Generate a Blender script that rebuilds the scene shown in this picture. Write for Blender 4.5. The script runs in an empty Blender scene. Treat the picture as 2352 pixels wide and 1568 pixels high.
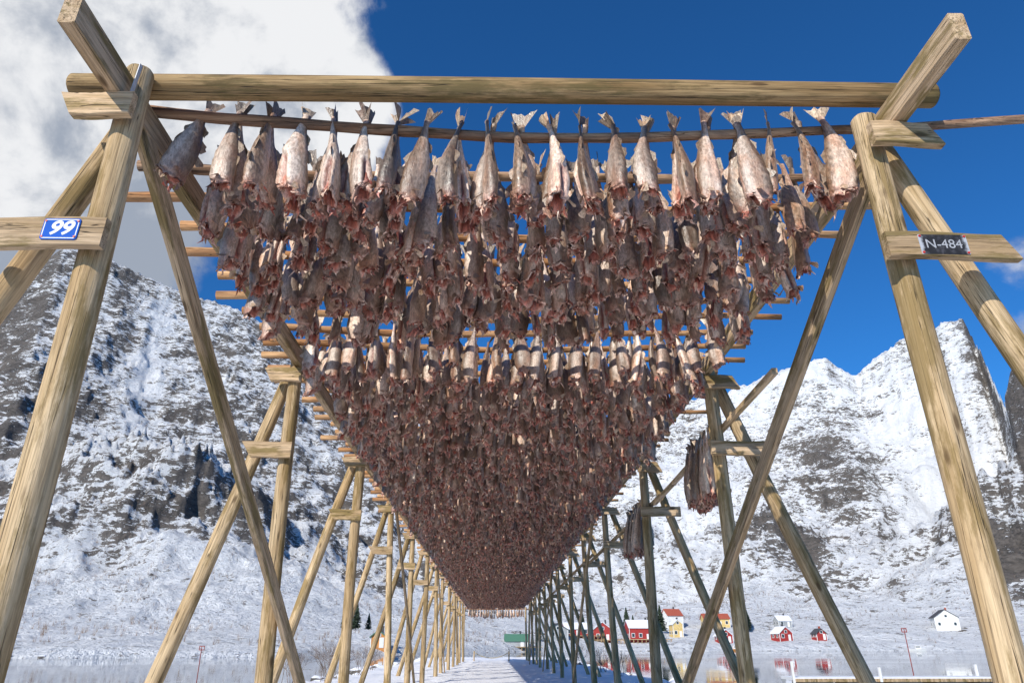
import bpy, math, random
import numpy as np
from mathutils import Vector, Matrix
random.seed(7); R=np.random.RandomState(11)
scene=bpy.context.scene
CH=1.2
# ------------------------------------------------------------ helpers
def link(o,parent=None):
    scene.collection.objects.link(o)
    if parent is not None: o.parent=parent
    return o
def empty(name,loc=(0,0,0),parent=None):
    o=bpy.data.objects.new(name,None); o.empty_display_size=.3; o.location=loc
    return link(o,parent)
def meshobj(name,verts,faces,mat=None,parent=None,smooth=False,cols=None,obj=True):
    me=bpy.data.meshes.new(name)
    me.from_pydata([tuple(map(float,v)) for v in verts],[],[tuple(int(i) for i in f) for f in faces])
    if cols is not None:
        a=me.color_attributes.new("Col",'FLOAT_COLOR','POINT')
        c=np.ones((len(verts),4),dtype=np.float32); c[:,:3]=cols
        a.data.foreach_set("color",c.ravel())
    if smooth: me.polygons.foreach_set("use_smooth",[True]*len(me.polygons))
    if mat: me.materials.append(mat)
    me.update()
    if not obj: return me
    return link(bpy.data.objects.new(name,me),parent)
class NT:
    def __init__(s,tree): s.t=tree; s.n=tree.nodes; s.l=tree.links
    def add(s,typ,**kw):
        n=s.n.new(typ)
        for k,v in kw.items():
            if k.startswith('i_'):
                key=k[2:]; key=int(key) if key.isdigit() else key.replace('_',' ')
                if isinstance(v,bpy.types.NodeSocket): s.l.new(v,n.inputs[key])
                else: n.inputs[key].default_value=v
            else: setattr(n,k,v)
        return n
    def math(s,op,a,b=0.0,c=None,clamp=False):
        n=s.n.new('ShaderNodeMath'); n.operation=op; n.use_clamp=clamp
        for i,v in enumerate((a,b,c)):
            if v is None: continue
            if isinstance(v,bpy.types.NodeSocket): s.l.new(v,n.inputs[i])
            else: n.inputs[i].default_value=v
        return n.outputs[0]
    def mix(s,f,a,b,mode='MIX'):
        n=s.n.new('ShaderNodeMix'); n.data_type='RGBA'; n.blend_type=mode; n.clamp_factor=True
        for sock,v in ((n.inputs[0],f),(n.inputs[6],a),(n.inputs[7],b)):
            if isinstance(v,bpy.types.NodeSocket): s.l.new(v,sock)
            elif sock==n.inputs[0]: sock.default_value=v
            else: sock.default_value=(v[0],v[1],v[2],1)
        return n.outputs[2]
    def ss(s,v,a,b,lo=0.,hi=1.):
        n=s.n.new('ShaderNodeMapRange'); n.interpolation_type='SMOOTHSTEP'
        s.l.new(v,n.inputs[0]); n.inputs[1].default_value=a; n.inputs[2].default_value=b
        n.inputs[3].default_value=lo; n.inputs[4].default_value=hi
        return n.outputs[0]
    def noise(s,vec,scale,detail=4,rough=.55,dist=0.):
        n=s.n.new('ShaderNodeTexNoise'); s.l.new(vec,n.inputs['Vector'])
        n.inputs['Scale'].default_value=scale; n.inputs['Detail'].default_value=detail
        n.inputs['Roughness'].default_value=rough; n.inputs['Distortion'].default_value=dist
        return n.outputs[0]
    def mapping(s,vec,scale=(1,1,1),rot=(0,0,0),loc=(0,0,0)):
        n=s.n.new('ShaderNodeMapping'); s.l.new(vec,n.inputs[0])
        n.inputs['Scale'].default_value=scale; n.inputs['Rotation'].default_value=rot
        if isinstance(loc,bpy.types.NodeSocket): s.l.new(loc,n.inputs['Location'])
        else: n.inputs['Location'].default_value=loc
        return n.outputs[0]
def newmat(name):
    m=bpy.data.materials.new(name); m.use_nodes=True
    t=NT(m.node_tree); b=t.n['Principled BSDF']
    return m,t,b
def setc(t,b,col=None,rough=None,bump=None,bstr=.3,bdist=.01,spec=None):
    if col is not None:
        if isinstance(col,bpy.types.NodeSocket): t.l.new(col,b.inputs['Base Color'])
        else: b.inputs['Base Color'].default_value=(*col,1)
    if rough is not None:
        if isinstance(rough,bpy.types.NodeSocket): t.l.new(rough,b.inputs['Roughness'])
        else: b.inputs['Roughness'].default_value=rough
    if spec is not None: b.inputs['Specular IOR Level'].default_value=spec
    if bump is not None:
        n=t.add('ShaderNodeBump'); n.inputs['Strength'].default_value=bstr; n.inputs['Distance'].default_value=bdist
        t.l.new(bump,n.inputs['Height']); t.l.new(n.outputs[0],b.inputs['Normal'])
def simple(name,col,rough=.6,var=.15,scale=3.,spec=.5):
    m,t,b=newmat(name); tc=t.add('ShaderNodeTexCoord')
    n=t.noise(tc.outputs['Object'],scale,3)
    c=t.mix(t.ss(n,.3,.7),[x*(1-var) for x in col],[min(1,x*(1+var)) for x in col])
    setc(t,b,c,rough,spec=spec); return m
# ------------------------------------------------------------ materials
def wood_mat(name,base1,base2,green,axis='Z',greenamt=.5):
    m,t,b=newmat(name); tc=t.add('ShaderNodeTexCoord'); oi=t.add('ShaderNodeObjectInfo')
    rnd=oi.outputs['Random']
    off=t.add('ShaderNodeCombineXYZ'); 
    k=t.math('MULTIPLY',rnd,37.); t.l.new(k,off.inputs[0]); t.l.new(k,off.inputs[1]); t.l.new(k,off.inputs[2])
    def sc(lat,lon): return (lat,lat,lon) if axis=='Z' else (lon,lat,lat)
    v=t.mapping(tc.outputs['Object'],sc(1,1),loc=off.outputs[0])
    grain=t.noise(t.mapping(v,sc(80,2.4)),1.,6,.65,.5)
    streak=t.noise(t.mapping(v,sc(9,.6)),1.,4,.6,.3)
    blot=t.noise(t.mapping(v,sc(3.0,.55)),2.4,8,.70)
    c=t.mix(t.ss(streak,.35,.65),base1,base2)
    c=t.mix(t.ss(grain,.36,.56,.5,0.),c,[x*.35 for x in base1])
    g=t.math('MULTIPLY',t.ss(blot,.475,.60),greenamt)
    c=t.mix(g,c,green)
    g2=t.noise(t.mapping(v,sc(5.,.9)),3.1,6,.7)
    c=t.mix(t.ss(g2,.55,.68,0,.55),c,[x*.45 for x in base1])
    crack=t.noise(t.mapping(v,sc(26,.35)),1.,3,.5,.2)
    ck=t.ss(t.math('ABSOLUTE',t.math('SUBTRACT',crack,.5)),.0,.010,1.,0.)
    c=t.mix(t.math('MULTIPLY',ck,.85),c,(.03,.022,.015))
    vo=t.add('ShaderNodeTexVoronoi',i_Scale=1.); t.l.new(t.mapping(v,sc(6.5,2.1)),vo.inputs['Vector'])
    kn=t.ss(vo.outputs['Distance'],.06,.17,1.,0.)
    c=t.mix(t.math('MULTIPLY',kn,.8),c,(.08,.045,.02))
    br=t.math('MULTIPLY_ADD',rnd,.35,.84)
    hs=t.add('ShaderNodeHueSaturation'); t.l.new(c,hs.inputs['Color']); t.l.new(br,hs.inputs['Value'])
    h=t.math('ADD',t.math('MULTIPLY',grain,.6),t.math('MULTIPLY',ck,-1.6)); h=t.math('ADD',h,t.math('MULTIPLY',streak,.6))
    setc(t,b,hs.outputs[0],.85,h,.75,.008,.2); return m
M_wood=wood_mat('weathered_wood',(.44,.30,.155),(.64,.48,.29),(.20,.135,.045),greenamt=.75)
M_plank=wood_mat('weathered_plank',(.44,.30,.165),(.64,.47,.30),(.17,.125,.035),greenamt=.75)
M_beam=wood_mat('old_beam_wood',(.21,.13,.055),(.40,.27,.13),(.10,.08,.03),greenamt=.7)
M_bark=wood_mat('bark_pole',(.26,.14,.08),(.50,.33,.21),(.13,.09,.07),axis='X',greenamt=.6)
M_barkfar=wood_mat('peeled_pole',(.42,.20,.08),(.66,.40,.20),(.22,.12,.07),axis='X',greenamt=.4)
# fish
m,t,b=newmat('dried_cod_skin'); M_fish=m
at=t.add('ShaderNodeAttribute',attribute_name='Col'); tc=t.add('ShaderNodeTexCoord')
n1=t.noise(t.mapping(tc.outputs['Object'],(1,1,.45)),70,4,.66,.4)
n3=t.noise(t.mapping(tc.outputs['Object'],(1,1,.4)),9,4,.6)
c=t.mix(t.ss(n1,.34,.66),(.68,.63,.59),(1.26,1.22,1.19)); 
c=t.mix(1.,at.outputs['Color'],c,'MULTIPLY')
c=t.mix(t.ss(n3,.44,.64,0,.75),c,t.mix(1.,c,(.90,.68,.56),'MULTIPLY'))
setc(t,b,c,t.ss(n1,.3,.7,.27,.46),n1,.65,.008,.65)
# snow ground
m,t,b=newmat('snow_ground'); M_snow=m
tc=t.add('ShaderNodeTexCoord'); P=tc.outputs['Object']
a=t.noise(P,1.3,7,.6); f=t.noise(P,9,5,.6)
c=t.mix(t.ss(a,.58,.74),(.88,.89,.92),(.68,.68,.68)); c=t.mix(t.ss(f,.66,.74,0,.7),c,(.22,.17,.11))
setc(t,b,c,.6,t.math('ADD',a,t.math('MULTIPLY',f,.35)),.9,.12,.3)
# mountain
m,t,b=newmat('snowy_mountain'); M_mtn=m
geo=t.add('ShaderNodeNewGeometry'); tc=t.add('ShaderNodeTexCoord'); P=tc.outputs['Object']
sep=t.add('ShaderNodeSeparateXYZ'); t.l.new(geo.outputs['Normal'],sep.inputs[0]); nz=sep.outputs[2]
sp=t.add('ShaderNodeSeparateXYZ'); t.l.new(P,sp.inputs[0])
big=t.noise(P,.007,4,.6); med=t.noise(t.mapping(P,(1,1,1.7),(.3,.5,0)),.04,8,.72,.5); fine=t.noise(t.mapping(P,(1,1,2.4),(.5,.35,.2)),.17,7,.78,.4)
att=t.add('ShaderNodeAttribute',attribute_name='Col'); sa=t.add('ShaderNodeSeparateColor'); t.l.new(att.outputs['Color'],sa.inputs[0])
k=t.math('MULTIPLY',t.math('SUBTRACT',.76,nz),1.0)
k=t.math('ADD',k,t.math('MULTIPLY',t.math('SUBTRACT',med,.5),2.5))
k=t.math('ADD',k,t.math('MULTIPLY',t.math('SUBTRACT',fine,.5),3.8))
k=t.math('ADD',k,t.math('MULTIPLY',t.math('SUBTRACT',big,.5),1.2))
k=t.math('ADD',k,t.math('MULTIPLY',t.math('SUBTRACT',sa.outputs[0],.5),2.6))
rock=t.ss(k,.06,.16)
rc=t.mix(t.ss(fine,.35,.65),(.045,.045,.047),(.24,.215,.195))
rc=t.mix(t.ss(med,.4,.7,0,.5),rc,(.14,.12,.10))
sc=t.mix(t.ss(fine,.5,.8,0,.3),(.91,.93,.95),(.82,.85,.9))
low=t.ss(sp.outputs[2],2,90,1.,0.)
spk=t.noise(t.mapping(P,(1,1,.5)),.5,5,.75)
sc=t.mix(t.math('MULTIPLY',low,t.ss(spk,.56,.64,0,.75)),sc,(.17,.135,.115))
c=t.mix(rock,sc,rc)
setc(t,b,c,.75,t.math('ADD',t.math('MULTIPLY',med,5.),t.math('MULTIPLY',fine,2.2)),.8,2.6,.15)
# water
m,t,b=newmat('fjord_water'); M_water=m
tc=t.add('ShaderNodeTexCoord'); P=tc.outputs['Object']
w1=t.noise(t.mapping(P,(1,.5,1)),.9,3,.55); w2=t.noise(t.mapping(P,(.4,1,1)),.05,3)
setc(t,b,(.015,.04,.06),t.ss(w2,.42,.6,.01,.07),w1,.14,.05,.5)
# boulders
m,t,b=newmat('shore_rock'); M_rock=m
geo=t.add('ShaderNodeNewGeometry'); sep=t.add('ShaderNodeSeparateXYZ'); t.l.new(geo.outputs['Normal'],sep.inputs[0])
tc=t.add('ShaderNodeTexCoord'); n=t.noise(tc.outputs['Object'],4,6,.65)
rc=t.mix(t.ss(n,.3,.7),(.05,.045,.04),(.22,.2,.18))
c=t.mix(t.ss(t.math('ADD',sep.outputs[2],t.math('MULTIPLY',n,.5)),.85,1.),rc,(.8,.82,.86))
setc(t,b,c,.8,n,.5,.08)
M_shrub=simple('birch_twigs',(.20,.15,.12),.9)
M_needle=simple('spruce_needles',(.035,.055,.03),.9,.4,8)
M_trunk=simple('tree_bark',(.09,.065,.045),.9)
M_white=simple('white_paint',(.78,.78,.76),.5,.04)
M_glass=simple('window_glass',(.04,.05,.06),.15,.1)
M_steel=simple('galvanised_steel',(.45,.46,.48),.45,.15,20)
M_rope=simple('rope_fibre',(.35,.30,.2),.9)
# ------------------------------------------------------------ numpy noise
TAB=np.random.RandomState(3).rand(256,256)
def vn(x,y):
    xi=np.floor(x).astype(int); yi=np.floor(y).astype(int); fx=x-xi; fy=y-yi
    fx=fx*fx*fx*(fx*(fx*6-15)+10); fy=fy*fy*fy*(fy*(fy*6-15)+10)
    g=lambda a,b:TAB[a&255,b&255]
    return (g(xi,yi)*(1-fx)+g(xi+1,yi)*fx)*(1-fy)+(g(xi,yi+1)*(1-fx)+g(xi+1,yi+1)*fx)*fy
def fbm(x,y,o=5,g=.5,ridge=False):
    s=0;a=1;tot=0
    for i in range(o):
        v=vn(x+17.3*i,y-9.1*i)
        if ridge: v=1-abs(2*v-1)
        s=s+a*v; tot+=a; a*=g; c,sn=.8,.6; x,y=2.03*(c*x-sn*y),2.03*(sn*x+c*y)
    return s/tot
AZ=[-75,-60,-48,-43,-38.7,-36,-33.2,-28.6,-22.4,-15,-8,0,10,21,25,27.7,29.7,33,35.2,36,37.6,38.4,39.4,41.1,45,55,75]
EL=[.30,.33,.36,.37,.41,.49,.485,.46,.45,.40,.34,.28,.31,.345,.355,.365,.34,.365,.375,.39,.39,.305,.33,.365,.40,.36,.3]
RCR=([-75,-20,-5,10,20,37.8,38.6,45,75],[850,850,1100,1300,1300,1300,900,850,850])
def terrain(x,y):
    x=np.asarray(x,float); y=np.asarray(y,float)
    r=np.hypot(x,y); az=np.degrees(np.arctan2(x,y))
    Ys=np.interp(az,[-75,-35,-15,-6,2,9,75],[118,124,135,175,232,262,268])
    Ys=Ys+ (fbm(x/30,y/30,3)-.5)*10
    rs=Ys/np.cos(np.radians(np.clip(az,-52,52)))
    d=r-rs; dp=np.maximum(d,0)
    left=np.interp(az,[-12,6],[1,0])
    sl=left*.055+(1-left)*.125
    bench=np.where(d<0,-.85+np.maximum(d*.12,-4),-.85+1.4*(1-np.exp(-dp/2.5))+sl*np.minimum(dp,150))
    bench=bench+np.where(d>0,(fbm(x/14,y/14,4)-.45)*2.6*np.clip(dp/15,0,1),0)
    H=np.interp(az,AZ,EL); Rc=np.interp(az,*RCR); H=H*Rc
    rb=rs+np.interp(az,[-12,6],[80,120]); s=(r-rb)/(Rc-rb); sp=np.clip(s,0,1)
    p=np.interp(az,[-12,6],[1.5,1.7])
    m=np.maximum(H-bench,0)*sp**p
    m=np.where(s>1,np.maximum(H-bench,0)*np.clip(1-(s-1)*.9,.1,1),m)
    amp=np.clip(s*4,0,1)*(1-.55*np.clip(s,0,1))
    n1=fbm(x/230+5,y/230,6,.55,True)-.62
    gul=fbm(az/4.5+40,r/700,4,.5,True)-.6
    left2=np.interp(az,[-14,0,37.8,38.6],[.62,.9,.9,1])
    m=m+amp*(n1*np.minimum(H,480)*.30*left2+gul*26*left2*np.clip(s-.25,0,.75)*2)
    m=m+amp*(fbm(x/38,y/38,4,.6,True)-.6)*28*left2
    m=m+np.clip(s*4,0,1)*(s<1.3)*(fbm(x/17,y/17,3,.6,True)-.6)*10
    hill=52*np.exp(-((az+27)/8.5)**2-((r-400)/62)**2)+30*np.exp(-((az+44)/7)**2-((r-420)/70)**2)
    hill=hill+55*np.exp(-((az-38)/7.5)**2-((r-560)/90)**2)+30*np.exp(-((az-20)/6)**2-((r-600)/80)**2)
    hill=hill+hill*.6*(fbm(x/45,y/45,5,.6,True)-.6)*2
    bowl=60*np.exp(-((az-35)/4)**2-((r-900)/170)**2)
    return bench+np.maximum(m-bowl,-3)+hill*np.clip(d/60,0,1)
na,nr=1250,380
azs=np.radians(np.linspace(-74,74,na)); rr=105*(2300/105)**(np.linspace(0,1,nr))
A,RR=np.meshgrid(azs,rr); X=RR*np.sin(A); Y=RR*np.cos(A); Z=terrain(X,Y)
V=np.stack([X,Y,Z],-1).reshape(-1,3)
idx=np.arange(na*nr).reshape(nr,na)
F=np.stack([idx[:-1,:-1],idx[:-1,1:],idx[1:,1:],idx[1:,:-1]],-1).reshape(-1,4)
me=bpy.data.meshes.new('mountains'); me.vertices.add(len(V)); me.vertices.foreach_set('co',V.astype(np.float32).ravel())
me.loops.add(F.size); me.loops.foreach_set('vertex_index',F.astype(np.int32).ravel())
me.polygons.add(len(F)); me.polygons.foreach_set('loop_start',np.arange(0,F.size,4,dtype=np.int32)); me.polygons.foreach_set('loop_total',np.full(len(F),4,dtype=np.int32))
me.update(calc_edges=True); me.validate()
if me.polygons[0].normal.z<0: me.flip_normals()
me.polygons.foreach_set("use_smooth",[True]*len(me.polygons))
azd=np.degrees(A)
bias=np.interp(azd,[-75,-40,-20,-5,10,22,36,38.3,39,45],[.59,.59,.56,.49,.46,.445,.415,.41,.60,.66])
bias=bias-.18*np.exp(-((azd+28.5)/1.1)**2)*(RR>480)
bias=bias-.07*((RR<330)*1.0)-.18*np.exp(-((azd-33.5)/3.0)**2-((RR-820)/220)**2)
bias=bias-.09*((azd<-12)*(RR<430))-.16*np.exp(-((azd+27)/9)**2-((RR-430)/35)**2)
bias=bias+.20*np.exp(-((azd-27)/2.5)**2-((RR-980)/120)**2)+.22*np.exp(-((azd-23)/4)**2-((RR-600)/70)**2)+.28*np.exp(-((azd-37.8)/.9)**2-((RR-1280)/200)**2)+.24*np.exp(-((azd-36)/2.2)**2-((RR-460)/40)**2)
bias=bias+.12*(azd>5)*(fbm(RR/60+azd/9,azd/5+3,4)-.5)*2
ca=me.color_attributes.new("Col",'FLOAT_COLOR','POINT'); cc=np.ones((len(V),4),np.float32); cc[:,0]=bias.ravel()
ca.data.foreach_set('color',cc.ravel()); me.materials.append(M_mtn)
link(bpy.data.objects.new('mountains',me))
meshobj('water',[(-5000,-3000,-.8),(5000,-3000,-.8),(5000,6000,-.8),(-5000,6000,-.8)],[(0,1,2,3)],M_water)
nx,ny=150,420
xs=np.linspace(-13,12,nx); ys=np.linspace(-25,86,ny); GX,GY=np.meshgrid(xs,ys)
edgeL=-6.3+(fbm(GY/4,GX*0+3,4)-.5)*2.4; edgeR=5.6+(fbm(GY/4+50,GX*0+3,4)-.5)*2.2
dd=np.maximum(np.maximum(edgeL-GX,GX-edgeR),GY-79)
GZ=-np.clip(dd,0,4)*.75+ (fbm(GX/1.5,GY/1.5,5)-.5)*.22*np.clip(np.abs(GX-.1)/1.6,.25,1.2)
V=np.stack([GX,GY,GZ],-1).reshape(-1,3); idx=np.arange(nx*ny).reshape(ny,nx)
F=np.stack([idx[:-1,:-1],idx[:-1,1:],idx[1:,1:],idx[1:,:-1]],-1).reshape(-1,4)
meshobj('snow_ground',V,F,M_snow,smooth=True)
import bmesh
def blob(c,s,rng):
    bm=bmesh.new(); bmesh.ops.create_icosphere(bm,subdivisions=2,radius=1)
    o=rng.rand(3)*50; vs=[]
    sc=np.array([1,.8+.4*rng.rand(),.55+.3*rng.rand()])*s; an=rng.rand()*6
    for v in bm.verts:
        p=np.array(v.co); k=.75+.5*vn(np.array([p[0]*1.3+o[0]+p[2]]),np.array([p[1]*1.3+o[1]]))[0]
        p=p*k; p=np.round(p*2.2)/2.2*.35+p*.65; p=p*sc
        vs.append((c[0]+p[0]*math.cos(an)-p[1]*math.sin(an),c[1]+p[0]*math.sin(an)+p[1]*math.cos(an),c[2]+p[2]))
    fs=[[v.index for v in f.verts] for f in bm.faces]; bm.free(); return vs,fs
rv,rf=[],[]
for i in range(330):
    yy=R.uniform(8,82); side=R.rand()<.5
    xx=(-6.6-R.rand()*1.5) if side else (5.9+R.rand()*1.5)
    if R.rand()<.12: yy=80+R.rand()*2; xx=R.uniform(-6,6)
    s=R.uniform(.12,.45); vs,fs=blob((xx,yy,-.25-R.rand()*.25),s,R); o=len(rv); rv+=vs; rf+=[[a+o for a in f] for f in fs]
for i in range(45):
    az=math.radians(R.uniform(-42,45)); 
    r0=120
    for r0 in np.arange(110,420,1.5):
        if terrain(r0*math.sin(az),r0*math.cos(az))>-.8: break
    vs,fs=blob((r0*math.sin(az),r0*math.cos(az),-.8),R.uniform(.25,.8),R); o=len(rv); rv+=vs; rf+=[[a+o for a in f] for f in fs]
meshobj('shore_rocks',rv,rf,M_rock)
# ------------------------------------------------------------ posts & planks
def orient(p0,p1,up=None):
    p0=Vector(p0);p1=Vector(p1); z=(p1-p0).normalized()
    if up is None: up=Vector((0,1,0)) if abs(z.y)<.9 else Vector((0,0,1))
    up=Vector(up); x=up.cross(z).normalized(); y=z.cross(x)
    return Matrix(((x.x,y.x,z.x,p0.x),(x.y,y.y,z.y,p0.y),(x.z,y.z,z.z,p0.z),(0,0,0,1)))
def post(name,p0,p1,r0,r1,mat,parent,m=16,n=12,irr=.06,bend=.02):
    L=(Vector(p1)-Vector(p0)).length; vs=[];fs=[]
    ph=R.rand(4)*6
    zs=[0,.012]+list(np.linspace(.06,L-.06,n))+[L-.012,L]
    for j,z in enumerate(zs):
        u=z/L; r=r0*(1-u)+r1*u
        if j in(0,len(zs)-1): r*=.9
        cx=bend*L*.3*math.sin(u*3.1+ph[0]); cy=bend*L*.3*math.sin(u*2.7+ph[1])
        for i in range(m):
            a=i/m*2*math.pi; q=r*(1+irr*math.sin(2*a+ph[2]+u*2)+irr*.6*math.sin(5*a+ph[3]+u*5))
            vs.append((cx+q*math.cos(a),cy+q*math.sin(a),z))
    for j in range(len(zs)-1):
        for i in range(m): fs.append((j*m+i,j*m+(i+1)%m,(j+1)*m+(i+1)%m,(j+1)*m+i))
    fs.append(tuple(range(m))[::-1]); fs.append(tuple((len(zs)-1)*m+i for i in range(m)))
    o=meshobj(name,vs,fs,mat,parent,smooth=True)
    for pl in o.data.polygons[-2:]: pl.use_smooth=False
    o.matrix_world=orient(p0,p1); return o
def plank(name,p0,p1,w,th,mat,parent,up=(0,0,1),sk0=0.,sk1=0.,bow=.006):
    L=(Vector(p1)-Vector(p0)).length; c=min(w,th)*.09; vs=[];fs=[]
    prof=[(th/2-c,w/2),(th/2,w/2-c),(th/2,-w/2+c),(th/2-c,-w/2),(-th/2+c,-w/2),(-th/2,-w/2+c),(-th/2,w/2-c),(-th/2+c,w/2)]
    n=10; ph=R.rand()*6
    for j in range(n+1):
        u=j/n
        for (x,y) in prof:
            z=u*L
            z+= (1-u)*sk0*(y/w)+u*sk1*(y/w)
            vs.append((x+bow*math.sin(u*4+ph),y+bow*math.sin(u*5+ph*2),z))
    m=8
    for j in range(n):
        for i in range(m): fs.append((j*m+i,j*m+(i+1)%m,(j+1)*m+(i+1)%m,(j+1)*m+i)[::-1])
    fs.append(tuple(range(m))); fs.append(tuple(n*m+i for i in range(m))[::-1])
    o=meshobj(name,vs,fs,mat,parent); 
    z=(Vector(p1)-Vector(p0)).normalized(); upv=Vector(up); y=(upv-z*upv.dot(z)).normalized(); x=y.cross(z); p=Vector(p0)
    o.matrix_world=Matrix(((x.x,y.x,z.x,p.x),(x.y,y.y,z.y,p.y),(x.z,y.z,z.z,p.z),(0,0,0,1)))
    return o
rack=empty('fish_drying_rack')
def Zc(z): return z+CH
frames=[3.5+4.5*i for i in range(13)]
for i,fy in enumerate(frames):
    for sgn in (-1,1):
        jit=(lambda s: R.uniform(-s,s)) if i>0 else (lambda s:0.)
        if sgn<0: y=fy-.08; tx,bx,ox=-2.34,-2.30,-4.05
        else: y=fy+.06; tx,bx,ox=2.50,2.42,4.2
        if i>0:
            if sgn<0: tx-=.16; bx-=.10; ox=-3.88
            else: tx+=.20; bx+=.34; ox=4.42
        tx+=jit(.05); bx+=jit(.08); ox+=jit(.12); yb=y+jit(.15)
        rad=.084 if i<3 else .078
        m=20 if i<3 else 10
        ztop=3.42 if sgn<0 else 3.27
        post('inner_leg',(bx,yb,-.2),(tx,y,Zc(ztop)+jit(.05)),rad*1.06,rad*.95,M_wood,rack,m=m)
        post('outer_leg',(ox,yb+.16,-.2),(tx+sgn*.14,y+.17,Zc(3.14)+jit(.05)),rad*1.04,rad*.92,M_wood,rack,m=m)
        zc=Zc(3.01)+jit(.03)
        xa,xb=(tx-.30,tx+.10) if sgn<0 else (tx-.10,tx+.31)
        plank('upper_cleat',(xa,y-.13,zc),(xb,y-.13,zc),.17,.06,M_plank,rack,sk0=-.09 if sgn<0 else 0,sk1=.0 if sgn<0 else -.09)
        zc=Zc(2.09 if sgn<0 else 2.17)+jit(.06)
        if i==0: xa,xb=(-2.98,-2.19) if sgn<0 else (2.31,3.06)
        else: xa,xb=(tx-.42,tx+.10) if sgn<0 else (tx-.10,tx+.62)
        plank('lower_cleat',(xa,y-.125,zc),(xb,y-.125,zc),.185 if sgn<0 else .17,.055,M_plank,rack,sk0=.0 if sgn>0 else R.choice([0,-.12]),sk1=(-.09 if i==0 else R.choice([0,-.14])) if sgn>0 else 0.)
for sgn in (-1,1):
    ends=[2.75,12.6,21.6,30.6,39.6,48.6,58.8]
    for k in range(len(ends)-1):
        xx=(-2.40 if sgn<0 else 2.60)
        x0=xx+(.03 if (k==0 and sgn<0) else 0); x1=xx+sgn*.08
        if k>0: x0=x1
        off=(k%2)*.003
        plank('top_rail',(x0+off,ends[k],Zc(3.20)),(x1+off,ends[k+1]+.3,Zc(3.20)-off),.20,.095,M_plank,rack)
post('front_beam',(-2.86,3.56,Zc(3.41)),(3.05,3.62,Zc(3.525)),.083,.082,M_beam,rack,m=24,n=22,irr=.03,bend=.004)
plank('diagonal_brace',(-2.36,3.62,Zc(3.12)),(-2.18,10.3,-.25),.17,.055,M_plank,rack,up=(0,.4,1))
plank('diagonal_brace',(2.62,3.75,Zc(3.12)),(2.42,11.3,-.25),.17,.055,M_plank,rack,up=(0,.4,1))
for k in (3,6,9):
    for sgn in(-1,1):
        plank('diagonal_brace',(sgn*2.45,frames[k]+.2,Zc(3.05)),(sgn*2.35,frames[k+1]+1.6,-.2),.14,.05,M_plank,rack,up=(0,.4,1))
plank('lower_rail',(2.78,6.3,Zc(2.50)),(2.86,12.3,Zc(2.32)),.07,.06,M_plank,rack)
plank('lower_rail',(2.86,11.4,Zc(2.36)),(2.84,21.8,Zc(2.25)),.07,.06,M_plank,rack)
plank('lower_rail',(2.84,20.6,Zc(2.38)),(2.84,40.8,Zc(2.25)),.07,.06,M_plank,rack)
plank('steel_strap',(-2.285,3.30,Zc(3.02)),(-2.275,3.305,Zc(3.36)),.03,.006,M_steel,rack,up=(0,1,0),bow=0)
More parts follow.
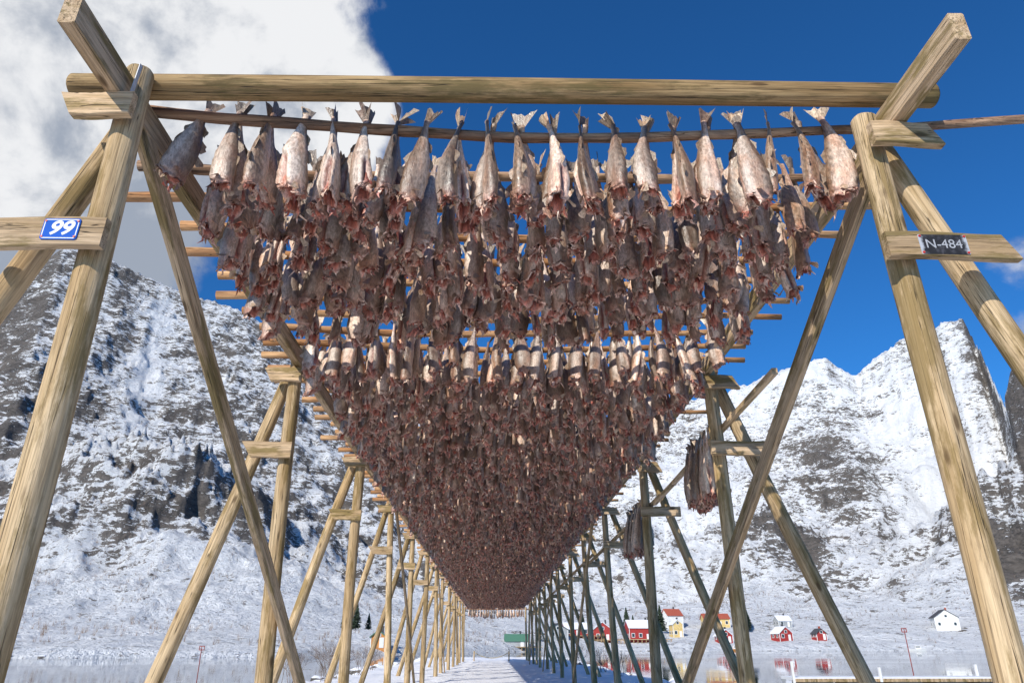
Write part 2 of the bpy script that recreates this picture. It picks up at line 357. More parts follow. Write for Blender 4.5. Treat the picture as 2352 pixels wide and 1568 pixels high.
# ------------------------------------------------------------ fish
S0=[-.15,-.06,.03,.12,.22,.33,.44,.55,.66,.76,.84,.91,.965,1.]
W0=[.026,.022,.026,.036,.050,.066,.080,.089,.094,.094,.090,.086,.083,.078]
def fish(rng,sgn,L,scale=1.,hi=False):
    vs=[];cs=[];fs=[]
    m=20 if hi else 12; nf=.5 if hi else 1.
    psi=rng.normal(0,.5)+(math.pi if rng.rand()<.5 else 0)+(1.3 if rng.rand()<.35 else 0)
    e1=np.array([math.cos(psi),math.sin(psi),0]); e2=np.array([-math.sin(psi),math.cos(psi),0])
    lx,ly=rng.normal(0,.05),rng.normal(0,.02)+sgn*.02; bow=rng.normal(0,.015)
    tone=rng.uniform(.6,1.25); warm=rng.uniform(-.03,.05)
    back=np.array([.20+warm,.145+warm*.4,.105])*tone; belly=np.array([.67+warm,.56+warm*.3,.47])*tone; mid=np.array([.42+warm,.31,.225])*tone
    if hi: S=list(np.interp(np.linspace(0,1,29),np.linspace(0,1,14),S0)); W=list(np.interp(S,S0,W0))
    else: S=S0; W=list(W0)
    bulge=rng.uniform(-.18,.13); bc=rng.uniform(.45,.8)
    W=[w*(1+bulge*math.exp(-((s-bc)/.16)**2)) for s,w in zip(S,W)]
    fat=rng.uniform(.80,1.12)*scale; flat=rng.uniform(.5,.76)
    ph=rng.rand(4)*6.28; wr=rng.uniform(.03,.08)
    def cen(s):
        oy=sgn*(.047 if s>=0 else .047+s*.2)
        oy+=sgn*.02*min(max(s,0)*2,1)
        return np.array([lx*s+bow*math.sin(s*3.2),oy+ly*s,-s*L])
    h=m//2
    rim=np.interp(np.arange(m),np.linspace(0,m,9),np.append(rng.uniform(-.04,.04,8),0)); rim[m//3:2*m//3+1]+=.06
    spotted=rng.rand()<.5
    for j,s in enumerate(S):
        c=cen(s); w=W[j]*fat; tw=.5*s*math.sin(ph[3])
        for i in range(m):
            a=2*math.pi*i/m; d=math.cos(a)
            q=1+.045*nf*rng.normal()+wr*math.sin(3*a+ph[0]+s*4)*min(1,max(0,s*2))+wr*.7*math.sin(5*a+ph[1]-s*9)*min(1,max(0,s*2))
            if s>.45:
                o_=min(1,(s-.45)/.15)
                if i==h: q*=1-.65*o_
                elif abs(i-h)==1: q*=1+(.03 if not hi else -.25)*o_
                elif abs(i-h)==2 and hi: q*=1+.08*o_
            if s>.9: q*=1+.12*rng.normal()
            ca_,sa_=math.cos(a+tw),math.sin(a+tw)
            p=c+(e1*w*ca_+e2*w*flat*sa_)*q
            if s>=.999: p[2]+=rim[i]
            elif s>.94: p[2]+=rim[i]*.5
            vs.append(p)
            k=min(max((d+.35)/1.1,0),1)
            col=belly*(1-k)+back*k if k<1 else back
            if .30<k<.55: col=col*.6+mid*.4
            if hi and .13<d<.33 and s>.05: col=col*1.3
            if d>.4 and spotted: col=col*(1+.35*math.sin(s*60+i*2.1))
            if i==h and s>.5: col=np.array([.24,.08,.055])
            elif hi and abs(i-h)==1 and s>.52: col=col*.4+np.array([.42,.20,.14])*.6
            col=col*(1+.14*nf*rng.normal())
            rd=max(0,(s-.82)/.18)*rng.uniform(.3,1)
            col=col*(1-rd*.8)+np.array([.52,.26,.19])*rd*.8
            cs.append(np.clip(col,.02,.9))
    n=len(S)
    for (f,dz,col) in ((.80,.03,(.54,.22,.16)),(.62,.09,(.26,.08,.055)),(.2,.13,(.06,.02,.015))):
        c=cen(1.)
        for i in range(m):
            a=2*math.pi*i/m
            p=c+(e1*math.cos(a)+e2*flat*math.sin(a))*W[-1]*fat*f*(1+.1*rng.normal()); p[2]+=dz+rim[i]
            vs.append(p); cs.append(np.clip(np.array(col)*(1+.3*rng.normal()),.01,.9)); 
    n+=3
    for j in range(n-1):
        for i in range(m): fs.append((j*m+i,(j+1)*m+i,(j+1)*m+(i+1)%m,j*m+(i+1)%m))
    def poly(pts,col,v=.15):
        o=len(vs)
        for p in pts: vs.append(np.array(p)); cs.append(np.clip(np.array(col)*(1+v*rng.normal()),.01,.9))
        fs.append(tuple(range(o,o+len(pts))))
    base=cen(-.14); curl=rng.normal(0,.035); wd=.074*rng.uniform(.6,1.2)*fat; ln=.12*rng.uniform(.75,1.2)
    top=[]; K=8
    sx=rng.normal(0,.03)
    for i in range(K+1):
        u=i/K*2-1
        top.append(base+e1*wd*u+e2*curl*(u*u)+np.array([sx,-sgn*.02,ln*(.80+.20*abs(u))+rng.normal(0,.008)]))
    bt=[base+e1*.024*fat*(i/K*2-1)+np.array([0,0,-.008]) for i in range(K+1)]
    tc_=np.array([.50,.40,.28])*tone if rng.rand()<.6 else np.array([.20,.155,.115])
    for i in range(K): poly([bt[i],bt[i+1],top[i+1],top[i]],tc_,.2)
    for (a0,a1,side,hh) in ((.12,.27,1,.034),(.33,.5,1,.044),(.56,.68,1,.055),(.14,.28,-1,.03),(.34,.5,-1,.034)):
        if rng.rand()<.2: continue
        bend=rng.normal(0,.5)
        def surf(s):
            w=np.interp(s,S,W)*fat; return cen(s)+e1*side*w*.95
        dirv=(e1*side+e2*bend); dirv/=np.linalg.norm(dirv)
        K2=5; prev=None
        for q in range(K2+1):
            s_=a0+(a1-a0)*q/K2; b0=surf(s_); hgt=hh*(.2+.8*math.sin(math.pi*min(1,(q+.6)/K2*.85)))*rng.uniform(.75,1.15)
            t0=b0+dirv*hgt+np.array([0,0,-.02])
            if prev: poly([prev[0],b0,t0,prev[1]],np.array([.36,.28,.20])*tone)
            prev=(b0,t0)
    for sd in (-1,1):
        s=.86; w=.086*fat*flat; root=cen(s)+e2*sd*w*.95
        dv=e2*sd*rng.uniform(.2,.9)+e1*rng.normal(0,.35)+np.array([0,0,-rng.uniform(.3,1.)]); dv/=np.linalg.norm(dv)
        sdv=np.cross(dv,e2); sdv/= (np.linalg.norm(sdv)+1e-6); l=rng.uniform(.06,.105)
        pts=[root-sdv*.010]+[root+dv*l*(1-.15*abs(u))+sdv*.028*u for u in(-1,-.4,.3,1)]+[root+sdv*.010]
        poly(pts,np.array([.50,.38,.27])*tone)
    for kx in range(15 if hi else 10):
        a=rng.rand()*6.28; w=W[-1]*fat; root=cen(1.)+(e1*math.cos(a)+e2*flat*math.sin(a))*w*rng.uniform(.75,1.02); root[2]+=.02+rim[int(a/6.29*m)]
        out=e1*math.cos(a)+e2*math.sin(a)
        dv=out*rng.uniform(-.3,.7)+np.array([0,0,-rng.uniform(.5,1.)]); dv/=np.linalg.norm(dv)
        tg=np.cross(out,[0,0,1]); wdt=rng.uniform(.005,.019); l=rng.uniform(.02,.085)
        col=[(.72,.51,.41),(.44,.15,.11),(.60,.34,.27),(.64,.46,.35),(.30,.09,.065),(.76,.58,.47)][rng.randint(6)]
        mid_=root+dv*l*.55+tg*rng.normal(0,.012)+out*rng.normal(0,.012)
        poly([root-tg*wdt,root+tg*wdt,mid_+tg*wdt*.8,root+dv*l+tg*rng.normal(0,.012),mid_-tg*wdt*.7],col,.2)
    return vs,fs,cs
def sag(x,a=.07): return -a*(1-min(1,(x/2.5)**2))
def fishrow(seed,first=False,hi=False):
    rng=np.random.RandomState(seed); VS=[];FS=[];CS=[]
    for sgn in (-1,1):
        x=-2.16+rng.uniform(0,.08)
        while x<2.42:
            if rng.rand()>.06 or (first and sgn<0):
                L=rng.uniform(.50,.69)*(1. if rng.rand()>.1 else .85)
                if first: L=rng.uniform(.56,.67)
                v,f,c=fish(rng,sgn,L,rng.uniform(.84,1.06),hi)
                o=len(VS); z=sag(x,.11 if first else .07)+rng.uniform(-.02,.015)
                VS+= [(p[0]+x,p[1],p[2]+z) for p in v]; CS+=c; FS+=[tuple(i+o for i in ff) for ff in f]
            x+=rng.uniform(.19,.27) if not first else rng.uniform(.205,.26)
    return meshobj('cod_row',VS,FS,M_fish,None,smooth=True,cols=np.array(CS),obj=False)
cod=empty('hanging_cod')
rows=[fishrow(100+i) for i in range(12)]; first=fishrow(999,True,True); seconds=[fishrow(77,False,True),fishrow(78,False,True),fishrow(79,False,True)]
def pole(y,z,xl,xr,a,r,mat,ptsY=None):
    n=26;m=10;vs=[];fs=[];ph=R.rand(3)*6
    for j in range(n+1):
        x=xl+(xr-xl)*j/n; yy=y+.02*math.sin(x*1.3+ph[0]); 
        if ptsY is not None: yy=np.interp(x,*ptsY)
        zz=z+sag(x,a)+.008*math.sin(x*2.1+ph[1]); rr=r*(1.15-.3*j/n)*(1+.05*math.sin(j*1.9+ph[2]))
        for i in range(m):
            q=2*math.pi*i/m; k=1+.07*math.sin(3*q+j*1.7)+R.normal(0,.025)
            vs.append((x,yy+rr*k*math.cos(q),zz+rr*k*math.sin(q)))
    for j in range(n):
        for i in range(m): fs.append((j*m+i,j*m+(i+1)%m,(j+1)*m+(i+1)%m,(j+1)*m+i)[::-1])
    fs.append(tuple(range(m))); fs.append(tuple(n*m+i for i in range(m))[::-1])
    o=meshobj('cross_pole',vs,fs,mat,rack,smooth=True)
    for pl in o.data.polygons[-2:]: pl.use_smooth=False
    return o
y=3.84; k=0; last=-1
while y<60:
    xl=-2.62-abs(R.normal(0,.16))-.1; xr=2.78+abs(R.normal(0,.16))+.08
    if k==0:
        pole(y,Zc(3.41),-2.5,4.3,.11,.036,M_bark,([-2.5,0,2.6,4.3],[3.76,3.85,3.85,3.62])); me_=first
    else:
        if k==2: xl=-3.35
        pole(y,Zc(3.34),xl,xr,.07,.038,M_bark if k<2 else M_barkfar)
        c_=R.randint(12)
        while c_==last: c_=R.randint(12)
        last=c_; me_=rows[c_] if k>3 else seconds[k-1]
    if not (6.35<y<7.0):
        o=bpy.data.objects.new('cod_row',me_); o.location=(.02 if k==0 else R.uniform(-.04,.06),y,Zc(3.41 if k==0 else 3.345)); link(o,cod)
        if k>0 and R.rand()<.5: o.scale=(-1,1,1); o.location.x+=.2
    y+=R.uniform(.38,.46); k+=1
pole(61.5,Zc(2.75),-2.7,2.9,.05,.04,M_barkfar)
o=bpy.data.objects.new('cod_row',rows[3]); o.location=(0,61.5,Zc(2.75)); link(o,cod)
for x_ in(-2.5,2.65): post('end_post',(x_,61.5,-.2),(x_,61.5,Zc(2.9)),.08,.075,M_wood,rack,m=10)
for (ya,yb,nn,zz) in ((8.7,9.9,8,2.44),(13.3,14.9,7,2.34)):
    VS=[];FS=[];CS=[];rng=np.random.RandomState(int(ya*10))
    for i in range(nn):
        for sgn in (-1,1):
            v,f,c=fish(rng,sgn,rng.uniform(.66,.78),1.,False); o=len(VS); yy=ya+(yb-ya)*i/nn
            VS+=[(2.83-p[1],yy+p[0],Zc(zz)+p[2]+.02) for p in v]; CS+=c; FS+=[tuple(q+o for q in ff) for ff in f]
    meshobj('side_cod_row',VS,FS,M_fish,cod,smooth=True,cols=np.array(CS))
# ------------------------------------------------------------ signs
def rrect(w,h,r,n=6):
    p=[]
    for (cx,cy,a0) in ((w/2-r,h/2-r,0),(-w/2+r,h/2-r,90),(-w/2+r,-h/2+r,180),(w/2-r,-h/2+r,270)):
        for i in range(n+1):
            a=math.radians(a0+90*i/n); p.append((cx+r*math.cos(a),cy+r*math.sin(a)))
    return p
def plate(name,w,h,r,y0,y1,mat,parent):
    p=rrect(w,h,r); n=len(p)
    vs=[(a,y1,b_) for a,b_ in p]+[(a,y0,b_) for a,b_ in p]
    fs=[tuple(range(n,2*n)),tuple(range(n))[::-1]]+[(i,(i+1)%n,n+(i+1)%n,n+i) for i in range(n)]
    return meshobj(name,vs,fs,mat,parent)
def text(body,size,mat,parent,y,shear=0,off=0,sp=1.,z=0,sx=1.):
    cu=bpy.data.curves.new('lettering','FONT'); cu.body=body; cu.size=size; cu.align_x='CENTER'; cu.align_y='CENTER'
    cu.shear=shear; cu.offset=off; cu.extrude=.0008; cu.space_character=sp; cu.materials.append(mat)
    o=bpy.data.objects.new('lettering',cu); o.rotation_euler=(math.pi/2,0,0); o.location=(0,y,z); o.scale=(sx,1,1); link(o,parent); return o
M_blue=simple('blue_enamel',(.015,.10,.45),.75,.06,spec=.15); M_wh=simple('white_enamel',(.8,.8,.8),.7,.03,spec=.15)
M_red=simple('red_screw',(.5,.03,.02),.5)
m,t,b=newmat('worn_black_plate'); tc=t.add('ShaderNodeTexCoord'); n=t.noise(tc.outputs['Object'],18,6,.7)
sp_=t.add('ShaderNodeSeparateXYZ'); t.l.new(tc.outputs['Object'],sp_.inputs[0])
edge=t.ss(t.math('ADD',t.math('ABSOLUTE',sp_.outputs[0]),t.math('MULTIPLY',n,.06)),.145,.17)
setc(t,b,t.mix(edge,t.mix(t.ss(n,.45,.7),(.02,.02,.023),(.07,.07,.08)),(.4,.42,.45)),.7,spec=.2); M_blk=m
M_scr=simple('scratched_lettering',(.36,.37,.39),.7,spec=.2)
s1=empty('house_number_sign',(-2.42,3.262,Zc(2.10)))
plate('plate',.20,.135,.014,-.006,0,M_blue,s1); plate('border',.188,.123,.011,-.0072,-.0055,M_wh,s1); plate('field',.176,.111,.009,-.0084,-.0065,M_blue,s1)
text('99',.122,M_wh,s1,-.0094,.25,.0035,1.0,sx=1.05)
def screws(par,w,h,m):
    for a in(-1,1):
        for c in(-1,1):
            n=10; vs=[(a*w+.006*math.cos(i*.628),-.011,c*h+.006*math.sin(i*.628)) for i in range(n)]+[(a*w+.008*math.cos(i*.628),-.004,c*h+.008*math.sin(i*.628)) for i in range(n)]
            meshobj('screw',vs,[tuple(range(n))]+[(i,n+i,n+(i+1)%n,(i+1)%n) for i in range(n)],m,par)
screws(s1,.088,.050,M_red)
s2=empty('boat_number_sign',(2.64,3.405,Zc(2.165)))
plate('plate',.29,.135,.006,-.005,0,M_blk,s2); text('N-484',.086,M_scr,s2,-.0062,0,0.,1.0,sx=1.0); screws(s2,.134,.056,M_red)
# ------------------------------------------------------------ houses
def boxv(x0,x1,y0,y1,z0,z1):
    return [(x0,y0,z0),(x1,y0,z0),(x1,y1,z0),(x0,y1,z0),(x0,y0,z1),(x1,y0,z1),(x1,y1,z1),(x0,y1,z1)],[(0,3,2,1),(4,5,6,7),(0,1,5,4),(1,2,6,5),(2,3,7,6),(3,0,4,7)]
def joinb(name,bs,mat,par):
    vs=[];fs=[]
    for b_ in bs:
        v,f=boxv(*b_); o=len(vs); vs+=v; fs+=[tuple(i+o for i in q) for q in f]
    return meshobj(name,vs,fs,mat,par)
def wallmat(name,col):
    m,t,b=newmat(name); tc=t.add('ShaderNodeTexCoord'); P=tc.outputs['Object']
    w=t.add('ShaderNodeTexWave'); w.bands_direction='DIAGONAL'; t.l.new(t.mapping(P,(1,1,0)),w.inputs[0]); w.inputs['Scale'].default_value=6.
    n=t.noise(P,1.5,5); c=t.mix(t.ss(n,.3,.7),[x*.8 for x in col],[min(1,x*1.1) for x in col])
    setc(t,b,c,.7,w.outputs['Fac'],.3,.03); return m
MW={k:wallmat(k+'_clapboard',c) for k,c in dict(red=(.36,.03,.025),white=(.75,.75,.72),yellow=(.68,.5,.2),green=(.12,.28,.17),grey=(.35,.37,.38),orange=(.6,.25,.06)).items()}
MR={'snow':simple('snowy_roof',(.78,.8,.84),.7,.04),'dark':simple('slate_roof',(.06,.06,.065),.7,.3),'red':simple('red_tile_roof',(.38,.09,.05),.7,.2),'green':simple('green_metal_roof',(.08,.20,.13),.6,.1)}
def house(name,X,Y,w,d,h,rh,wc,rc,axis='x',rot=0.,z=None,piles=False):
    g=float(terrain(X,Y)) if z is None else z
    e=empty(name,(X,Y,g)); e.rotation_euler=(0,0,rot)
    W,D=(w/2,d/2)
    if axis=='x':
        vs=[(-W,-D,-3),(W,-D,-3),(W,D,-3),(-W,D,-3),(-W,-D,h),(W,-D,h),(W,D,h),(-W,D,h),(-W,0,h+rh),(W,0,h+rh)]
        fs=[(0,1,5,4),(2,3,7,6),(1,2,6,9,5),(3,0,4,8,7)]
        def slab(s): 
            o=.35; z1=h-rh*o/D
            return [(-W-o,s*(D+o),z1),(W+o,s*(D+o),z1),(W+o,0,h+rh),(-W-o,0,h+rh),(-W-o,s*(D+o),z1+.22),(W+o,s*(D+o),z1+.22),(W+o,0,h+rh+.22),(-W-o,0,h+rh+.22)]
    else:
        vs=[(-W,-D,-3),(W,-D,-3),(W,D,-3),(-W,D,-3),(-W,-D,h),(W,-D,h),(W,D,h),(-W,D,h),(0,-D,h+rh),(0,D,h+rh)]
        fs=[(1,2,6,5),(3,0,4,7),(0,1,5,8,4),(2,3,7,9,6)]
        def slab(s):
            o=.35; z1=h-rh*o/W
            return [(s*(W+o),-D-o,z1),(s*(W+o),D+o,z1),(0,D+o,h+rh),(0,-D-o,h+rh),(s*(W+o),-D-o,z1+.22),(s*(W+o),D+o,z1+.22),(0,D+o,h+rh+.22),(0,-D-o,h+rh+.22)]
    meshobj('walls',vs,fs,MW[wc],e)
    q=[(0,3,2,1),(4,5,6,7),(0,1,5,4),(1,2,6,5),(2,3,7,6),(3,0,4,7)]
    meshobj('roof',slab(-1)+slab(1),q+[tuple(i+8 for i in f) for f in q],MR[rc],e)
    fr=[];gl=[]; n=max(2,int(w/2.6))
    levels=[1.0] if h<4 else [1.0,3.6]
    for lv in levels:
        for i in range(n):
            cx=-W+w*(i+.5)/n
            if lv==1.0 and i==n//2: continue
            if lv+1.35>h: continue
            fr.append((cx-.62,cx+.62,-D-.06,-D+.02,lv-.1,lv+1.35)); gl.append((cx-.48,cx+.48,-D-.08,-D-.04,lv+.05,lv+1.2))
    if axis!='x': fr.append((-.6,.6,-D-.06,-D+.02,h+.0,h+1.1)); gl.append((-.45,.45,-D-.08,-D-.04,h+.12,h+.98))
    for sx in(-1,1):
        for cy in(-D*.45,D*.45):
            x0,x1=sorted((sx*(W-.02),sx*(W+.06))); fr.append((x0,x1,cy-.6,cy+.6,.95,2.2)); x0,x1=sorted((sx*(W+.04),sx*(W+.08))); gl.append((x0,x1,cy-.45,cy+.45,1.1,2.05))
    for sx in(-1,1): fr.append((sx*W-.1,sx*W+.1,-D-.05,-D+.05,-2,h-.05))
    joinb('window_frames',fr,M_white,e); joinb('window_panes',gl,M_glass,e)
    cx=-W+w*(n//2+.5)/n; joinb('door',[(cx-.5,cx+.5,-D-.07,-D+.02,0,2.1)],M_white,e)
    joinb('chimney',[(W*.3,W*.3+.6,-.3+.5,.3+.5,h,h+rh+1.0)],MR['dark'] if rc!='dark' else MR['red'],e)
    if piles: joinb('piles',[(px-.12,px+.12,-D-1.4,-D-1.1,-3,.1) for px in np.linspace(-W-2,W+4,12)]+[(-W-2.5,W+4.5,-D-1.6,-D+.0,.1,.35)],M_plank,e)
    return e
H=[('red_boathouse',55,276,11,8,4.2,2.6,'red','snow','x',.05),('red_boathouse',40,274,7,8,3.6,2.6,'red','snow','y',-.1),('red_boathouse',30,272,9,6,2.6,2.0,'red','snow','x',.1),
('white_wooden_house',79,326,7,7,4.8,2.6,'white','red','x',.2),('yellow_wooden_house',97,322,11,7,3.2,2.0,'yellow','red','x',-.05),
('red_cabin',86,277,5,5,2.4,2.0,'red','snow','y',.1),('red_cabin',110,282,5.5,6,2.6,2.2,'red','snow','y',.2),('grey_wooden_house',128,325,6,5,2.6,2,'grey','snow','x',.1),
('white_wooden_house',193,312,9,8,4.2,3.,'white','dark','y',-.3),('red_wooden_house',217,312,8,7,4.0,2.6,'red','snow','x',-.4),
('yellow_wooden_house',72,292,4,5,4.6,1.6,'yellow','snow','y',.1),('green_roofed_boathouse',7,236,7,6,2.0,1.8,'grey','green','x',.0),
('orange_hut',-26,168,3.2,3,2.3,1.2,'orange','green','y',.1),('red_cabin',124,281,4,4,2.2,1.6,'red','dark','y',.1),
('grey_wooden_house',22,262,7,6,3,2,'grey','dark','y',.1)]
for (nm,X_,Y_,w,d,h,rh,wc,rc,ax,ro) in H:
    g=max(.6,float(terrain(X_,Y_)))
    if nm=='green_roofed_boathouse': g=.35
    house(nm,X_,Y_,w,d,h,rh,wc,rc,ax,ro,z=g,piles=nm in('green_roofed_boathouse','red_boathouse'))
def spruce(seed):
    rng=np.random.RandomState(seed); vs=[];fs=[]
    for k in range(520):
        u=rng.rand()**.8; z=.08+.92*u; rad=.26*(1-u)**.9*(.7+.5*rng.rand())+.01; a=rng.rand()*6.28
        r0=rad*rng.uniform(.05,.5); c=np.array([math.cos(a),math.sin(a),0]); tn=np.array([-math.sin(a),math.cos(a),0])
        p0=c*r0+[0,0,z]; p1=c*rad+[0,0,z-.06*rng.uniform(.3,1.3)]; w=.028+.03*(1-u); o=len(vs)
        vs+=[p0,(p0+p1)/2+tn*w+[0,0,-.02],p1,(p0+p1)/2-tn*w+[0,0,-.02]]; fs.append((o,o+1,o+2,o+3))
    me=meshobj('foliage',vs,fs,M_needle,obj=False)
    n=7; tv=[(.02*math.cos(i*.9),.02*math.sin(i*.9),-.05) for i in range(n)]+[(.004*math.cos(i*.9),.004*math.sin(i*.9),.97) for i in range(n)]
    tm=meshobj('trunk',tv,[(i,(i+1)%n,n+(i+1)%n,n+i) for i in range(n)],M_trunk,obj=False)
    return me,tm
SP=[spruce(i) for i in range(3)]
for i,(X_,Y_,h) in enumerate([(54,300,10),(57,302,7),(63,298,9),(66,301,8),(69,305,11),(104,306,12),(107,310,9),(110,318,7),(-42,225,8),(-46,228,6),(-39,230,5),(36,300,7),(15,250,5)]):
    e=empty('spruce_tree',(X_,Y_,float(terrain(X_,Y_)))); e.scale=(h*1.05,h*1.05,h); e.rotation_euler=(0,0,i)
    for nm,mm in zip(('foliage','trunk'),SP[i%3]): link(bpy.data.objects.new(nm,mm),e)
vs=[];fs=[];rng=np.random.RandomState(5)
azr=np.radians(rng.uniform(-44,46,22000)); r_=rng.uniform(135,620,22000)
tx=r_*np.sin(azr); ty=r_*np.cos(azr); tz=terrain(tx,ty); dens=fbm(tx/40+9,ty/40,4)
for x_,y_,z_,dn in zip(tx,ty,tz,dens):
    if z_<.9 or dn<.50 or (x_>0 and y_<345 and y_>262 and rng.rand()<.8): continue
    if rng.rand()>.5*min(1,max(.15,(math.hypot(x_,y_)-140)/160)): continue
    hh=rng.uniform(1.,2.8)
    for q in range(6):
        a=rng.rand()*6.28; l=rng.uniform(.2,.6)*hh*.6; bx,by=x_+rng.normal(0,.15),y_+rng.normal(0,.15); w=.04
        tpx,tpy,tpz=bx+l*math.cos(a),by+l*math.sin(a),z_+hh*rng.uniform(.6,1)
        o=len(vs); vs+=[(bx-w,by,z_-.3),(bx+w,by,z_-.3),(tpx,tpy,tpz)]; fs.append((o,o+1,o+2))
meshobj('birch_scrub',vs,fs,M_shrub)
vs=[];fs=[]
def twig(p,d,l,r,dep):
    q=p+d*l; a=np.cross(d,[.3,.2,.9]); a/=np.linalg.norm(a)+1e-6; b_=np.cross(d,a); o=len(vs)
    for c_,rr_ in((p,r),(q,r*.6)):
        for k in range(3): vs.append(c_+rr_*(a*math.cos(k*2.094)+b_*math.sin(k*2.094)))
    for k in range(3): fs.append((o+k,o+(k+1)%3,o+3+(k+1)%3,o+3+k))
    if dep>0:
        for k in range(3):
            nd=d+rng.normal(0,.38,3); nd[2]+=.15; nd/=np.linalg.norm(nd); twig(q,nd,l*rng.uniform(.6,.85),r*.6,dep-1)
for (bx,by,hh) in [(-5.9,27.5,.5),(-6.2,30,.55),(-6.1,34,.5),(-6.4,40,.45),(5.2,31,.4),(5.4,37,.5),(-6.3,24,.4),(5.6,50,.5),(-6.2,52,.5)]:
    for k in range(7):
        d=np.array([rng.normal(0,.35),rng.normal(0,.35),1.]); d/=np.linalg.norm(d)
        twig(np.array([bx+rng.normal(0,.15),by+rng.normal(0,.15),-.1]),d,hh,.014,3)
meshobj('bare_bushes',vs,fs,M_shrub)
dock=empty('floating_dock',(21.5,41,-.8))
joinb('deck',[(-5.5,5.5,-1.,1.,.28,.42)],MR['snow'],dock); joinb('floats',[(x_,x_+1.6,-.8,.8,-.2,.277) for x_ in np.arange(-5,5,2.4)],MW['grey'],dock)
joinb('mooring_posts',[(-5.62,-5.5,-1,-.88,-2,1.2),(5.5,5.62,.8,.92,-2,1.0),(-1,-.88,-1.14,-1.02,.2,.9)],M_white,dock)
joinb('rub_rail',[(-5.5,5.5,-1.06,-1.003,.2,.36)],M_plank,dock)
M_redp=simple('red_paint',(.28,.05,.04),.6)
for (x_,y_,z_) in((-17.4,45,1.15),(25.2,45,2.15)):
    e=empty('channel_marker',(x_,y_,-.8)); post('pole',(x_,y_,-2.5),(x_,y_,z_),.03,.025,M_redp,None,m=8,n=3).parent=e
    for ch in e.children: ch.matrix_parent_inverse=Matrix.Translation((-x_,-y_,.8))
    joinb('top_mark',[(-.16,.16,-.03,.03,z_+.8-.05,z_+.8+.0),(-.16,.16,-.03,.03,z_+.8-.25,z_+.8-.20),(-.16,-.13,-.028,.028,z_+.8-.20,z_+.8-.05),(.13,.16,-.028,.028,z_+.8-.20,z_+.8-.05)],M_redp,e)
def boat(name,X_,Y_,L,W,mat,rot):
    e=empty(name,(X_,Y_,-.8)); e.rotation_euler=(0,0,rot); vs=[];fs=[]; n=12
    for j in range(n+1):
        u=j/n; w=W/2*(1-max(0,(u-.45)/.55)**2.2)*(.85+.15*min(1,u*4)); sh=.6+.35*u*u
        vs+=[(-L/2+L*u,-w,sh),(-L/2+L*u,-w*.75,-.1),(-L/2+L*u,0,-.25),(-L/2+L*u,w*.75,-.1),(-L/2+L*u,w,sh),(-L/2+L*u,w*.85,sh-.02),(-L/2+L*u,0,sh-.25),(-L/2+L*u,-w*.85,sh-.02)]
    for j in range(n):
        for i in range(8): fs.append((j*8+i,(j+1)*8+i,(j+1)*8+(i+1)%8,j*8+(i+1)%8))
    fs.append(tuple(range(8)));meshobj('hull',vs,fs,mat,e); joinb('cabin',[(-L*.1,L*.18,-W*.28,W*.28,.5,1.7)],M_white,e); joinb('cabin_windows',[(-L*.08,L*.16,-W*.285,W*.285,1.15,1.5)],M_glass,e)
boat('small_boat',85,262,6.5,2.2,MW['orange'],.1); boat('small_boat',38,262,5,1.9,M_white,.3); boat('small_boat',150,262,6,2,M_white,-.2)
rb=empty('rope_barrier',(0,60.5,0))
for x_ in(-1.6,1.2): post('stake',(x_,60.5,-.2),(x_,60.5,.75),.05,.05,M_wood,None,m=8,n=3).parent=rb
for ch in rb.children: ch.matrix_parent_inverse=Matrix.Translation((0,-60.5,0))
vs=[];fs=[]
for j in range(21):
    u=j/20; x_=-1.6+2.8*u; z_=.65-.42*(1-(2*u-1)**2)
    for i in range(6): vs.append((x_,.035*math.cos(i*1.047),z_+.035*math.sin(i*1.047)))
for j in range(20):
    for i in range(6): fs.append((j*6+i,j*6+(i+1)%6,(j+1)*6+(i+1)%6,(j+1)*6+i))
meshobj('rope',vs,fs,M_rope,rb)
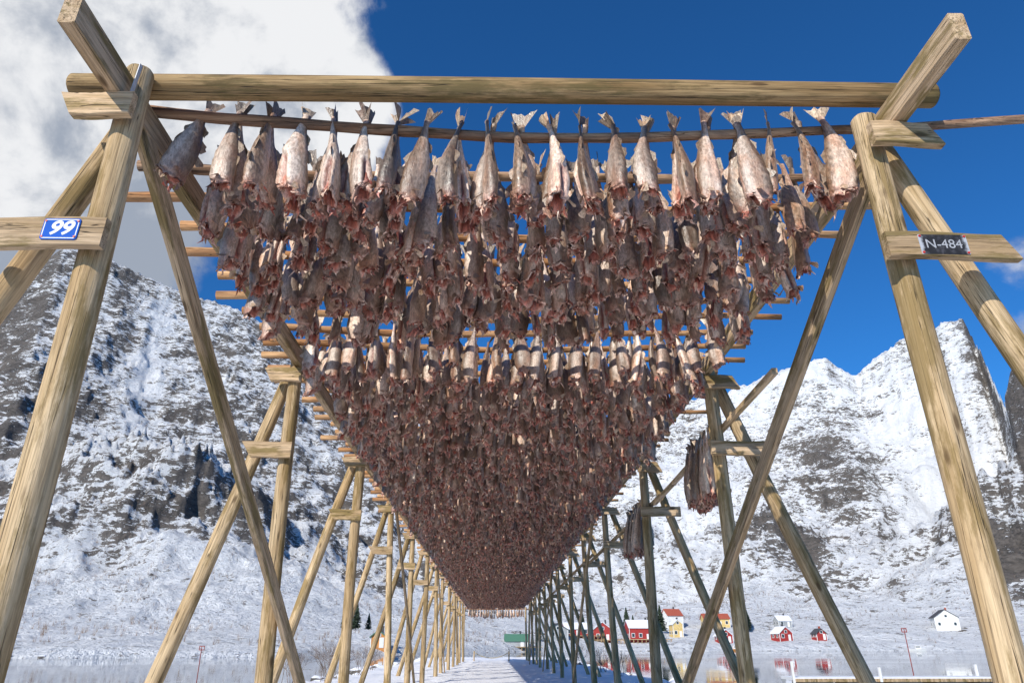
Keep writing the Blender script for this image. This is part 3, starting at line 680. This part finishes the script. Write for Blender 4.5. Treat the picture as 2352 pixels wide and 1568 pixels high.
# ------------------------------------------------------------ world
el,azs_=math.radians(32),math.radians(212)
w=bpy.data.worlds.new("World"); scene.world=w; w.use_nodes=True; t=NT(w.node_tree); bg=t.n['Background']; out=t.n['World Output']
sky=t.add('ShaderNodeTexSky'); sky.sky_type='NISHITA'; sky.sun_disc=False; sky.sun_elevation=el; sky.sun_rotation=azs_; sky.altitude=1500; sky.dust_density=.1; sky.air_density=1.0; sky.ozone_density=3.
tint=t.mix(1.,sky.outputs[0],(.22,.74,1.20),'MULTIPLY'); t.l.new(tint,bg.inputs[0]); bg.inputs[1].default_value=.125
tc=t.add('ShaderNodeTexCoord'); D=tc.outputs['Generated']
nz1=t.noise(D,3.2,9,.60,.25); nz2=t.noise(t.mapping(D,loc=(.05,.03,.12)),5.5,7,.58,.2)
def blobd(dx,dy,dz,c0,c1):
    v=Vector((dx,dy,dz)).normalized(); n=t.add('ShaderNodeVectorMath',operation='DOT_PRODUCT'); t.l.new(D,n.inputs[0]); n.inputs[1].default_value=v
    return t.ss(n.outputs['Value'],math.cos(math.radians(c1)),math.cos(math.radians(c0)))
b1=blobd(-.62,1,1.08,5,17.5); b2=blobd(-1.0,1,1.10,4,20); b3=blobd(-.68,1,.68,1,11); b4=blobd(1.05,1,.42,1,12)
b5=blobd(-1.9,1,1.0,5,32); b6=blobd(-.38,1,.92,3,10)
bb=t.math('MAXIMUM',t.math('MAXIMUM',b1,b2),t.math('MAXIMUM',t.math('MULTIPLY',b3,.95),t.math('MULTIPLY',b4,.6))); bb=t.math('MAXIMUM',t.math('MAXIMUM',bb,b5),b6)
cm=t.math('ADD',t.math('MULTIPLY',bb,.70),t.math('MULTIPLY',t.math('SUBTRACT',nz1,.5),1.9))
mask=t.ss(cm,.20,.48)
mask=t.math('MULTIPLY',mask,t.ss(bb,0.,.12))
cc=t.mix(t.ss(t.math('ADD',nz2,t.math('MULTIPLY',t.math('SUBTRACT',cm,.5),.25)),.42,.62),(.36,.41,.50),(.90,.91,.93))
bg2=t.add('ShaderNodeBackground'); t.l.new(cc,bg2.inputs[0]); bg2.inputs[1].default_value=.97
mx=t.add('ShaderNodeMixShader'); t.l.new(mask,mx.inputs[0]); t.l.new(bg.outputs[0],mx.inputs[1]); t.l.new(bg2.outputs[0],mx.inputs[2]); t.l.new(mx.outputs[0],out.inputs[0])
sd=Vector((math.sin(azs_)*math.cos(el),math.cos(azs_)*math.cos(el),math.sin(el)))
li=bpy.data.lights.new('sun','SUN'); li.energy=5; li.angle=math.radians(.5); li.color=(1,.94,.84)
lo=link(bpy.data.objects.new('sun',li)); lo.rotation_euler=sd.to_track_quat('Z','Y').to_euler()
cam=bpy.data.cameras.new('camera'); cam.lens=24; cam.sensor_width=36; cam.clip_end=9000; cam.clip_start=.05
co=link(bpy.data.objects.new('camera',cam)); co.location=(0,0,CH); co.rotation_euler=(math.radians(90+23.93),0,math.radians(-1.37)); scene.camera=co
scene.view_settings.view_transform='Standard'; scene.view_settings.look='None'; scene.view_settings.exposure=0
